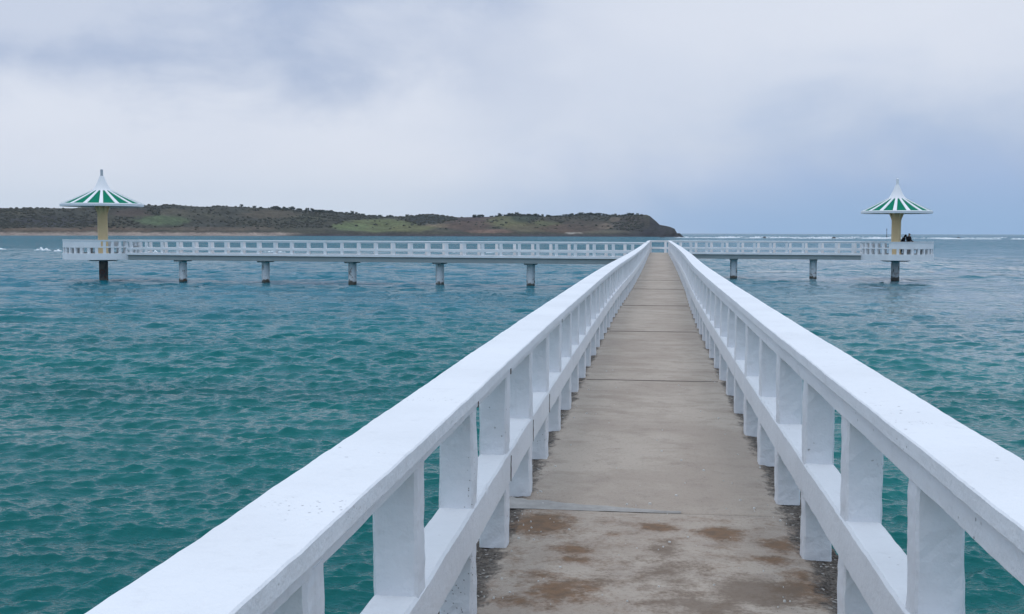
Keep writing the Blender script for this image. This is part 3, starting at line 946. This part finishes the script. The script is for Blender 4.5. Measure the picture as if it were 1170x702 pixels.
# dark rocks awash
def rock(u, d, w, h, label, seed):
    x, y = ground(u, d); mb = MB(); rings = []
    for k, (q, s) in enumerate(((-1.0, 1.15), (0, 1), (.45, .8), (.8, .5), (1, .18))):
        rings.append([(x + w / 2 * s * math.cos(2 * PI * i / 14) * (1 + .35 * mnoise.noise(Vector((i * .8, k, seed)))),
                       y + w / 3 * s * math.sin(2 * PI * i / 14) * (1 + .35 * mnoise.noise(Vector((i * .8, k + 9, seed)))), q * h) for i in range(14)])
    mb.loft(rings)
    return tag(mb.build('rock', M_ROCK), label, 'rock')
rock(756, 1050, 5, 1.3, 'small dark rock in the water below the tip of the headland', 1)
rock(1094, 1020, 3.2, 1.3, 'small dark rock in the surf to the right of the right pavilion', 2)
rock(873, 980, 3.5, 1.2, 'small dark rock in the surf left of the right pavilion, behind the short arm', 3)
rock(952, 960, 4.0, 1.2, 'low dark rock in the surf just left of the right platform', 4)

# beacon post far out
bx, by = ground(1012, 1350)
bea = thing('beacon', (bx, by, 0), 'thin dark marker post standing in the far surf left of the right pavilion', 'beacon')
m = MB(); m.cyl(bx, by, -2, 7.6, .34, .24, n=12); m.build('pole', M_STEEL, bea)
m = MB(); m.cyl(bx, by, 7.6, 9.4, .48, .40, n=12); m.cyl(bx, by, 9.4, 9.9, .4, .05, n=12); m.build('top_mark', M_STEEL, bea)
m = MB(); m.cyl(bx, by, -2, 1.0, 1.1, .7, n=12); m.build('footing', M_ROCK, bea)

# ------------------------------------------------------------------ headland
RIDGE = [(-300, 246), (-150, 244.5), (-60, 243.5), (0, 243.5), (20, 242.8), (45, 242.3), (85, 242), (108, 239), (130, 238.3), (160, 238.7), (172, 237.6), (182, 238.3), (188, 237), (200, 236.9), (213, 238), (225, 238.7), (235, 239.3), (245, 238.2), (260, 238.2), (280, 238.8), (300, 239.4), (320, 240), (340, 241.3), (360, 242.8), (375, 243.5), (400, 245.3), (420, 247.2), (440, 248.7), (460, 249), (468, 248), (480, 246.3), (495, 246.2), (510, 247.8), (525, 249), (545, 248.5), (560, 248.3), (575, 247.2), (590, 246.5), (605, 247.2), (620, 248), (640, 248), (660, 247), (680, 246.3), (700, 246.8), (715, 247.2), (730, 246.4), (738, 246.2), (742, 248), (748, 253), (753, 257.5), (760, 258.8), (765, 260), (770, 262), (773, 267)]
def hor(u): return 264.9 + .0031 * u
def shore(u): return 1080 + .16 * u + 18 * math.sin(u * .021) + 8 * math.sin(u * .06 + 1)
def ridge_t(u): return float(np.interp(u, [-300, 300, 600, 720, 745, 776], [170, 165, 150, 120, 60, 22])) + 14 * math.sin(u * .03)
def ridge_h(u):
    y = float(np.interp(u, [k[0] for k in RIDGE], [k[1] for k in RIDGE]))
    return (hor(u) - y) / F_PX * (shore(u) + ridge_t(u)) / math.cos(math.atan((u - 585) / F_PX)) * 1.0 + CAM_Z
def hill_h(u, t):
    """ground height at picture column u, t metres behind the waterline"""
    T = ridge_t(u); H = ridge_h(u)
    cliff = min(1, max(0, (u - 690) / 60))
    w0 = float(np.interp(u, [300, 345], [26, 7]))
    if t < 0: return t * .12
    shelf = float(np.interp(t, [0, w0 * .6, w0, w0 + 8, w0 + 26], [0, 1.2, 2.0, 4.0, 5.0]))
    s = max(0.0, min(1.0, (t - w0) / max(1, T - w0)))
    prof = (1 - cliff) * (s ** .85 * .55 + (s * s * (3 - 2 * s)) * .45) + cliff * (1 - (1 - s) ** 1.7)
    h = shelf * (1 - prof) * (1 - cliff) + H * prof
    x, y = ground(u, shore(u) + t)
    n1 = mnoise.noise(Vector((x * .016, y * .016, .3))); n2 = mnoise.noise(Vector((x * .05, y * .05, 5))); n3 = mnoise.noise(Vector((x * .16, y * .16, 9)))
    e = 4 * s * (1 - s)
    h += e * (3.4 * n1 + 1.6 * n2) + min(1, t / 20) * (.35 + .5 * cliff) * n3 * (1 - .8 * max(0, s - .8) / .2)
    if t > T: h = H - (t - T) * .03 - ((t - T) / 120) ** 2 * 3 + .5 * n2 * min(1, (t - T) / 40) - .2
    return h
PATCH = [(185, 253, 32, 6, (.085, .115, .06), .9), (200, 245, 20, 5, (.10, .09, .065), .6), (150, 245, 25, 5, (.085, .06, .05), .6),
         (430, 258, 46, 8, (.125, .14, .065), 1), (400, 260, 22, 5, (.12, .15, .07), .8), (350, 250, 22, 6, (.075, .08, .05), .5), (310, 246, 40, 5, (.10, .08, .055), .6),
         (505, 258.5, 20, 2.6, (.24, .19, .12), .8), (470, 262, 30, 4, (.13, .13, .06), .8), (486, 251, 24, 6.5, (.038, .044, .04), 1),
         (535, 258, 34, 7, (.10, .068, .052), .85), (545, 250, 26, 4, (.085, .06, .055), .8), (580, 254, 26, 7, (.125, .125, .06), .85), (605, 261, 35, 5, (.13, .11, .06), .7), (600, 250, 20, 5, (.04, .052, .036), .9),
         (560, 265, 30, 2.2, (.19, .12, .09), .7), (625, 257, 16, 5, (.105, .11, .055), .8), (650, 262, 40, 5.5, (.105, .07, .05), .8), (640, 252, 26, 4, (.07, .062, .045), .6),
         (670, 258, 30, 7, (.082, .064, .048), .7), (692, 259, 9, 3, (.17, .13, .095), .7), (700, 252, 6, 4, (.16, .125, .09), .7), (655, 266.5, 9, 1.2, (.34, .31, .27), .9), (690, 265, 30, 2, (.12, .105, .075), .7),
         (720, 256, 22, 9, (.06, .05, .043), .8), (250, 262, 70, 2.6, (.14, .105, .075), .6), (90, 263, 110, 2.4, (.15, .10, .07), .6), (60, 254, 60, 6, (.045, .045, .05), .6)]
def build_hill():
    us = np.concatenate([np.arange(-300, -40, 5.0), np.arange(-40, 776.1, 1.0)])
    ts = np.concatenate([[-40, -12, -3], np.linspace(0, 40, 16), np.linspace(44, 200, 46), [215, 235, 260, 300, 360, 440, 540]])
    verts, cols = [], []
    for u in us:
        T = ridge_t(u); D = shore(u)
        for t in ts:
            # keep a row of vertices on the ridge
            tt = t * (T / 166.0) if t > 0 else t
            h = hill_h(u, tt)
            x, y = ground(u, D + tt)
            verts.append((x, y, h))
            py = hor(u) - (h - CAM_Z) * F_PX / (D + tt)
            n1 = mnoise.noise(Vector((x * .02, y * .02, 2))); n2 = mnoise.noise(Vector((x * .09, y * .09, 4)))
            m = .5 + .5 * max(-1, min(1, n1 * 1.5 + n2 * .6))
            c = np.array((.046, .048, .040)) * (1 - m) + np.array((.072, .068, .047)) * m
            for (pu, pyy, a, b, pc, st) in PATCH:
                rr = ((u + 10 * n2 - pu) / a) ** 2 + ((py + 1.6 * n1 + 1.2 * n2 - pyy) / b) ** 2
                wgt = st * max(0, min(1, 1.5 * (1.15 - rr)))
                if wgt > 0: c = c * (1 - wgt) + np.array(pc) * wgt
            beach = max(0, min(1, (3.6 - h + .8 * n2) / 1.0)) * max(0, min(1, (345 + 30 * n1 - u) / 25))
            c = c * (1 - beach) + np.array((.27, .215, .18)) * beach
            strand = max(0, min(1, (2.3 - h + .6 * n2) / .8)) * max(0, min(1, (u - 325 - 30 * n1) / 25))
            c = c * (1 - strand) + np.array((.058, .05, .052)) * strand
            if u > 705:
                k = min(1, (u - 705) / 35) * max(0, min(1, (13 + 6 * n2 - h) / 6)) if u < 742 else min(1, .75 + .3 * n2)
                c = c * (1 - k) + np.array((.036, .034, .038)) * k
            cols.append((c[0], c[1], c[2], 1))
    nT = len(ts); faces = []
    for i in range(len(us) - 1):
        for k in range(nT - 1): faces.append((i * nT + k, (i + 1) * nT + k, (i + 1) * nT + k + 1, i * nT + k + 1))
    # close the nose with a skirt falling into the sea
    b = len(verts); last = (len(us) - 1) * nT
    for k in range(nT):
        x, y, z = verts[last + k]
        verts.append((x + 9, y + 2, -4)); cols.append((.036, .034, .038, 1))
    for k in range(nT - 1): faces.append((last + k, b + k, b + k + 1, last + k + 1))
    me = mesh_from(verts, faces, M_HILL, True)
    at = me.color_attributes.new('cover', 'FLOAT_COLOR', 'POINT')
    at.data.foreach_set('color', np.array(cols, dtype=np.float32).ravel())
    o = link('hill', me); o['kind'] = 'structure'
build_hill()

# scrub cover: a mass of bushes nobody could count
def blob(mb, c, r, g, squash=.7, mi=0):
    t = (1 + 5 ** .5) / 2
    vs = [(-1, t, 0), (1, t, 0), (-1, -t, 0), (1, -t, 0), (0, -1, t), (0, 1, t), (0, -1, -t), (0, 1, -t), (t, 0, -1), (t, 0, 1), (-t, 0, -1), (-t, 0, 1)]
    fs = [(0, 11, 5), (0, 5, 1), (0, 1, 7), (0, 7, 10), (0, 10, 11), (1, 5, 9), (5, 11, 4), (11, 10, 2), (10, 7, 6), (7, 1, 8), (3, 9, 4), (3, 4, 2), (3, 2, 6), (3, 6, 8), (3, 8, 9), (4, 9, 5), (2, 4, 11), (6, 2, 10), (8, 6, 7), (9, 8, 1)]
    o = []
    for v in vs:
        q = r / 1.9 * g.uniform(.7, 1.3)
        o.append((c[0] + v[0] * q, c[1] + v[1] * q, c[2] + v[2] * q * squash))
    mb.add(o, fs, mi)
mb = MB(); g = random.Random(8)
for i in range(5200):
    u = g.uniform(-60, 735); T = ridge_t(u); t = T * g.uniform(.22, 1.02)
    x, y = ground(u, shore(u) + t)
    dens = mnoise.noise(Vector((x * .012, y * .012, 20))) + .5 * mnoise.noise(Vector((x * .04, y * .04, 22)))
    h = hill_h(u, t); py = hor(u) - (h - CAM_Z) * F_PX / (shore(u) + t)
    open_ = any(((u - pu) / a) ** 2 + ((py - pv) / b) ** 2 < .9 and pc[0] > .078 for (pu, pv, a, b, pc, st) in PATCH)
    if open_ and g.random() < .93: continue
    if dens < -.05 and g.random() < .75: continue
    blob(mb, (x, y, h + .2), g.uniform(.8, 2.2), g, .6)
tag(mb.build('scrub', M_SCRUB), 'dark low scrub covering the slopes of the headland', 'scrub', kind='stuff')

# ridge trees, each one a thing
def tree_mesh(seed):
    g = random.Random(seed); mb = MB()
    H = g.uniform(3.6, 5.4)
    rings = []
    for k in range(5):
        q = k / 4
        rings.append([(.18 * (1.2 - q) * math.cos(2 * PI * i / 7) + .25 * q * math.sin(seed), .18 * (1.2 - q) * math.sin(2 * PI * i / 7), H * .62 * q - .6) for i in range(7)])
    mb.loft(rings, mi=0)
    for b in range(4):
        a = g.uniform(0, 6.28); l = g.uniform(.8, 1.5)
        p0 = Vector((0, 0, H * g.uniform(.3, .5))); p1 = p0 + Vector((l * math.cos(a), l * math.sin(a), g.uniform(.5, 1.1)))
        mb.loft([[p0 + Vector((.06 * math.cos(2 * PI * i / 5), .06 * math.sin(2 * PI * i / 5), 0)) for i in range(5)], [p1 + Vector((.03 * math.cos(2 * PI * i / 5), .03 * math.sin(2 * PI * i / 5), 0)) for i in range(5)]], mi=0)
    for k in range(9):
        a = g.uniform(0, 6.28); rr = g.uniform(.2, 1.5); z = H * g.uniform(.42, .95)
        blob(mb, (rr * math.cos(a), rr * math.sin(a), z), g.uniform(.6, 1.15), g, .75, 1)
    for k in range(150):     # loose leaf tufts round the crown
        a = g.uniform(0, 6.28); rr = 2.0 * g.random() ** .5; z = H * (.35 + .68 * g.random()) ; s = g.uniform(.14, .34)
        c = Vector((rr * math.cos(a), rr * math.sin(a), z)); d1 = Vector((g.gauss(0, 1), g.gauss(0, 1), g.gauss(0, 1))).normalized() * s; d2 = d1.orthogonal().normalized() * s
        mb.add([c - d1, c + d2, c + d1, c - d2], [(0, 1, 2, 3)], 1)
    return mb.me([M_BARK, M_LEAF])
TREES = [tree_mesh(s) for s in range(6)]
g = random.Random(21)
spots = [277, 281, 292, 298, 300]
spots += [311 + 1.6 * k for k in range(12)] + [332, 334, 336, 341, 344]
spots += [350 + 2.2 * k for k in range(15)] + [386, 389, 392, 396, 399, 403, 407, 410, 415, 427, 429, 434, 443, 446, 448, 466, 468]
spots += [541 + 2.0 * k for k in range(6)] + [560, 563, 566, 570, 572]
spots += [576 + 1.8 * k for k in range(17)] + [608, 611, 614, 617, 620, 625, 628, 632, 636, 640, 643, 647, 650, 653]
spots += [657 + 1.7 * k for k in range(15)] + [684, 689, 692, 695, 699, 703, 711, 714, 717, 720, 722, 728]
for u in spots:
    u += g.uniform(-.6, .6); T = ridge_t(u); t = T * g.uniform(.93, 1.0)
    x, y = ground(u, shore(u) + t)
    o = link('tree', TREES[g.randrange(6)], None, (x, y, hill_h(u, t) - 1.0), g.uniform(0, 6.28))
    s = g.uniform(.5, .9); o.scale = (s * g.uniform(1.1, 1.9), s * g.uniform(1, 1.5), s)
    tag(o, 'small dark wind-shaped tree on the skyline of the headland', 'tree', 'trees along the headland skyline')

# ------------------------------------------------------------------ world: overcast sky
SUN_EL, SUN_AZ = 74.0, -160.0        # degrees; azimuth from +Y, to the left is negative
def build_world():
    w = bpy.data.worlds.new('World'); S.world = w; w.use_nodes = True
    nt = w.node_tree; n = N(nt)
    bg = nt.nodes['Background']
    sky = n.new('ShaderNodeTexSky'); sky.sky_type = 'NISHITA'; sky.sun_disc = False
    sky.sun_elevation = math.radians(SUN_EL); sky.sun_rotation = math.radians(SUN_AZ)
    sky.air_density = 1.0; sky.dust_density = 2.0; sky.ozone_density = 1.0
    tc = n.new('ShaderNodeTexCoord').outputs['Generated']
    nv = n.new('ShaderNodeVectorMath', operation='NORMALIZE'); n.link(tc, nv.inputs[0]); D = nv.outputs[0]
    sep = n.new('ShaderNodeSeparateXYZ'); n.link(D, sep.inputs[0])
    az = n.math('MULTIPLY', n.math('ARCTAN2', sep.outputs[0], sep.outputs[1]), 180 / PI)
    el = n.math('MULTIPLY', n.math('ARCSINE', sep.outputs[2]), 180 / PI)
    W = n.mapv(D, (1, 1, 1.8))
    n1 = n.noise(W, 4.0, 6, .52, .35); n2 = n.noise(n.mapv(D, (1, 1, 2.0), loc=(3, 1, 2)), 8.5, 6, .55, .3); n3 = n.noise(n.mapv(D, (1, 1, 2.2), loc=(7, 4, 1)), 2.0, 4, .5)
    azn = n.math('ADD', az, n.math('MULTIPLY', n.math('SUBTRACT', n1, .5), 24))
    eln = n.math('ADD', el, n.math('MULTIPLY', n.math('SUBTRACT', n2, .5), 6))
    white = (7.1, 7.5, 8.35); lilac = (3.95, 4.75, 6.4); blue = (3.15, 4.45, 6.9); low = (2.75, 4.4, 6.7)
    # bright veil broken by grey-lilac cloud
    grey = n.step(n.math('ADD', n.math('MULTIPLY', n1, .65), n.math('MULTIPLY', n2, .35)),   .40, .60)
    upper = n.math('MULTIPLY', n.step(eln, 4.8, 8.6), n.step(azn, 6, -20))
    k1 = n.math('MULTIPLY', n.math('ADD', n.math('MULTIPLY', upper, .85), .15), n.math('ADD', n.math('MULTIPLY', grey, .55), .52), clamp=True)
    col = n.mix(k1, white, lilac)
    top = n.math('MULTIPLY', n.step(eln, 9.5, 12.5), n.step(n.math('ABSOLUTE', n.math('ADD', azn, 13)), 11, 2))
    col = n.mix(n.math('MULTIPLY', top, .7), col, lilac)
    # rain-dark bank low on the right
    bank = n.math('MULTIPLY', n.step(azn, -14, 10), n.step(eln, 10.2, 2.6))
    col = n.mix(n.math('MULTIPLY', bank, .92), col, n.mix(n.step(eln, 6, .5), (3.75, 4.75, 6.55), blue))
    hz = n.math('MULTIPLY', n.step(el, 3.4, .2), n.step(azn, -22, 12))
    col = n.mix(n.math('MULTIPLY', hz, .85), col, low)
    # cool pale horizon on the left
    hl = n.math('MULTIPLY', n.step(el, 4.0, .3), n.step(az, 2, -18))
    col = n.mix(n.math('MULTIPLY', hl, .6), col, (6.1, 7.1, 8.2))
    # overhead the overcast is thicker and brighter, behind the viewer it is darker
    col = n.mix(n.step(el, 12, 17), col, n.mix(n.step(n3, .35, .68), (4.5, 6.6, 8.9), (3.3, 5.1, 7.8)))
    col = n.mix(n.step(el, 28, 58), col, n.mix(n.step(n3, .35, .68), (10.8, 11.3, 12.6), (8.4, 9.1, 10.6)))
    back = n.step(sep.outputs[1], .25, -.5)
    col = n.mix(n.math('MULTIPLY', back, .12), col, (3.9, 4.6, 6.1))
    cover = n.step(n3, .1, .5, .88, .97)
    n.link(n.mix(cover, sky.outputs[0], col), bg.inputs[0])
    bg.inputs[1].default_value = .1
build_world()

ld = bpy.data.lights.new('sun', 'SUN'); ld.energy = .55; ld.angle = math.radians(75); ld.color = (1.0, .995, .985)
so = bpy.data.objects.new('sun', ld); C.objects.link(so)
a, e = math.radians(SUN_AZ), math.radians(SUN_EL)
dirv = Vector((math.sin(a) * math.cos(e), math.cos(a) * math.cos(e), math.sin(e)))
so.rotation_euler = (-dirv).to_track_quat('-Z', 'Y').to_euler()
so.location = (0, 0, 40)

# ------------------------------------------------------------------ sea air
def build_haze():
    mb = MB(); mb.box((0, 1500, 64), (7000, 4400, 136))
    m = bpy.data.materials.new('sea_air'); m.use_nodes = True; nt = m.node_tree
    nt.nodes.remove(nt.nodes['Principled BSDF'])
    v = nt.nodes.new('ShaderNodeVolumePrincipled'); v.inputs['Color'].default_value = (.80, .88, 1, 1); v.inputs['Density'].default_value = .00007; v.inputs['Anisotropy'].default_value = .0
    nt.links.new(v.outputs[0], nt.nodes['Material Output'].inputs['Volume'])
    o = mb.build('haze', m); o['kind'] = 'stuff'
build_haze()

# ------------------------------------------------------------------ camera
cd = bpy.data.cameras.new('camera'); cam = bpy.data.objects.new('camera', cd); C.objects.link(cam)
cd.sensor_width = 36; cd.lens = 36 * F_PX / 1170; cd.clip_start = .05; cd.clip_end = 60000
fwd = Vector((-math.sin(YAW) * math.cos(PITCH), math.cos(YAW) * math.cos(PITCH), -math.sin(PITCH)))
right = Vector((math.cos(YAW), math.sin(YAW), 0)); up = right.cross(fwd)
c, s = math.cos(ROLL), math.sin(ROLL)
r2 = c * right + s * up; u2 = -s * right + c * up
M = Matrix((r2, u2, -fwd)).transposed().to_4x4(); M.translation = (0, 0, CAM_Z)
cam.matrix_world = M
S.camera = cam

S.render.engine = 'CYCLES'
S.cycles.max_bounces = 6; S.cycles.diffuse_bounces = 3; S.cycles.glossy_bounces = 3
S.cycles.use_denoising = True
S.cycles.caustics_reflective = False; S.cycles.caustics_refractive = False
S.view_settings.view_transform = 'Standard'; S.view_settings.look = 'None'
S.view_settings.exposure = 0.14; S.view_settings.gamma = 1
S.view_settings.use_curve_mapping = False
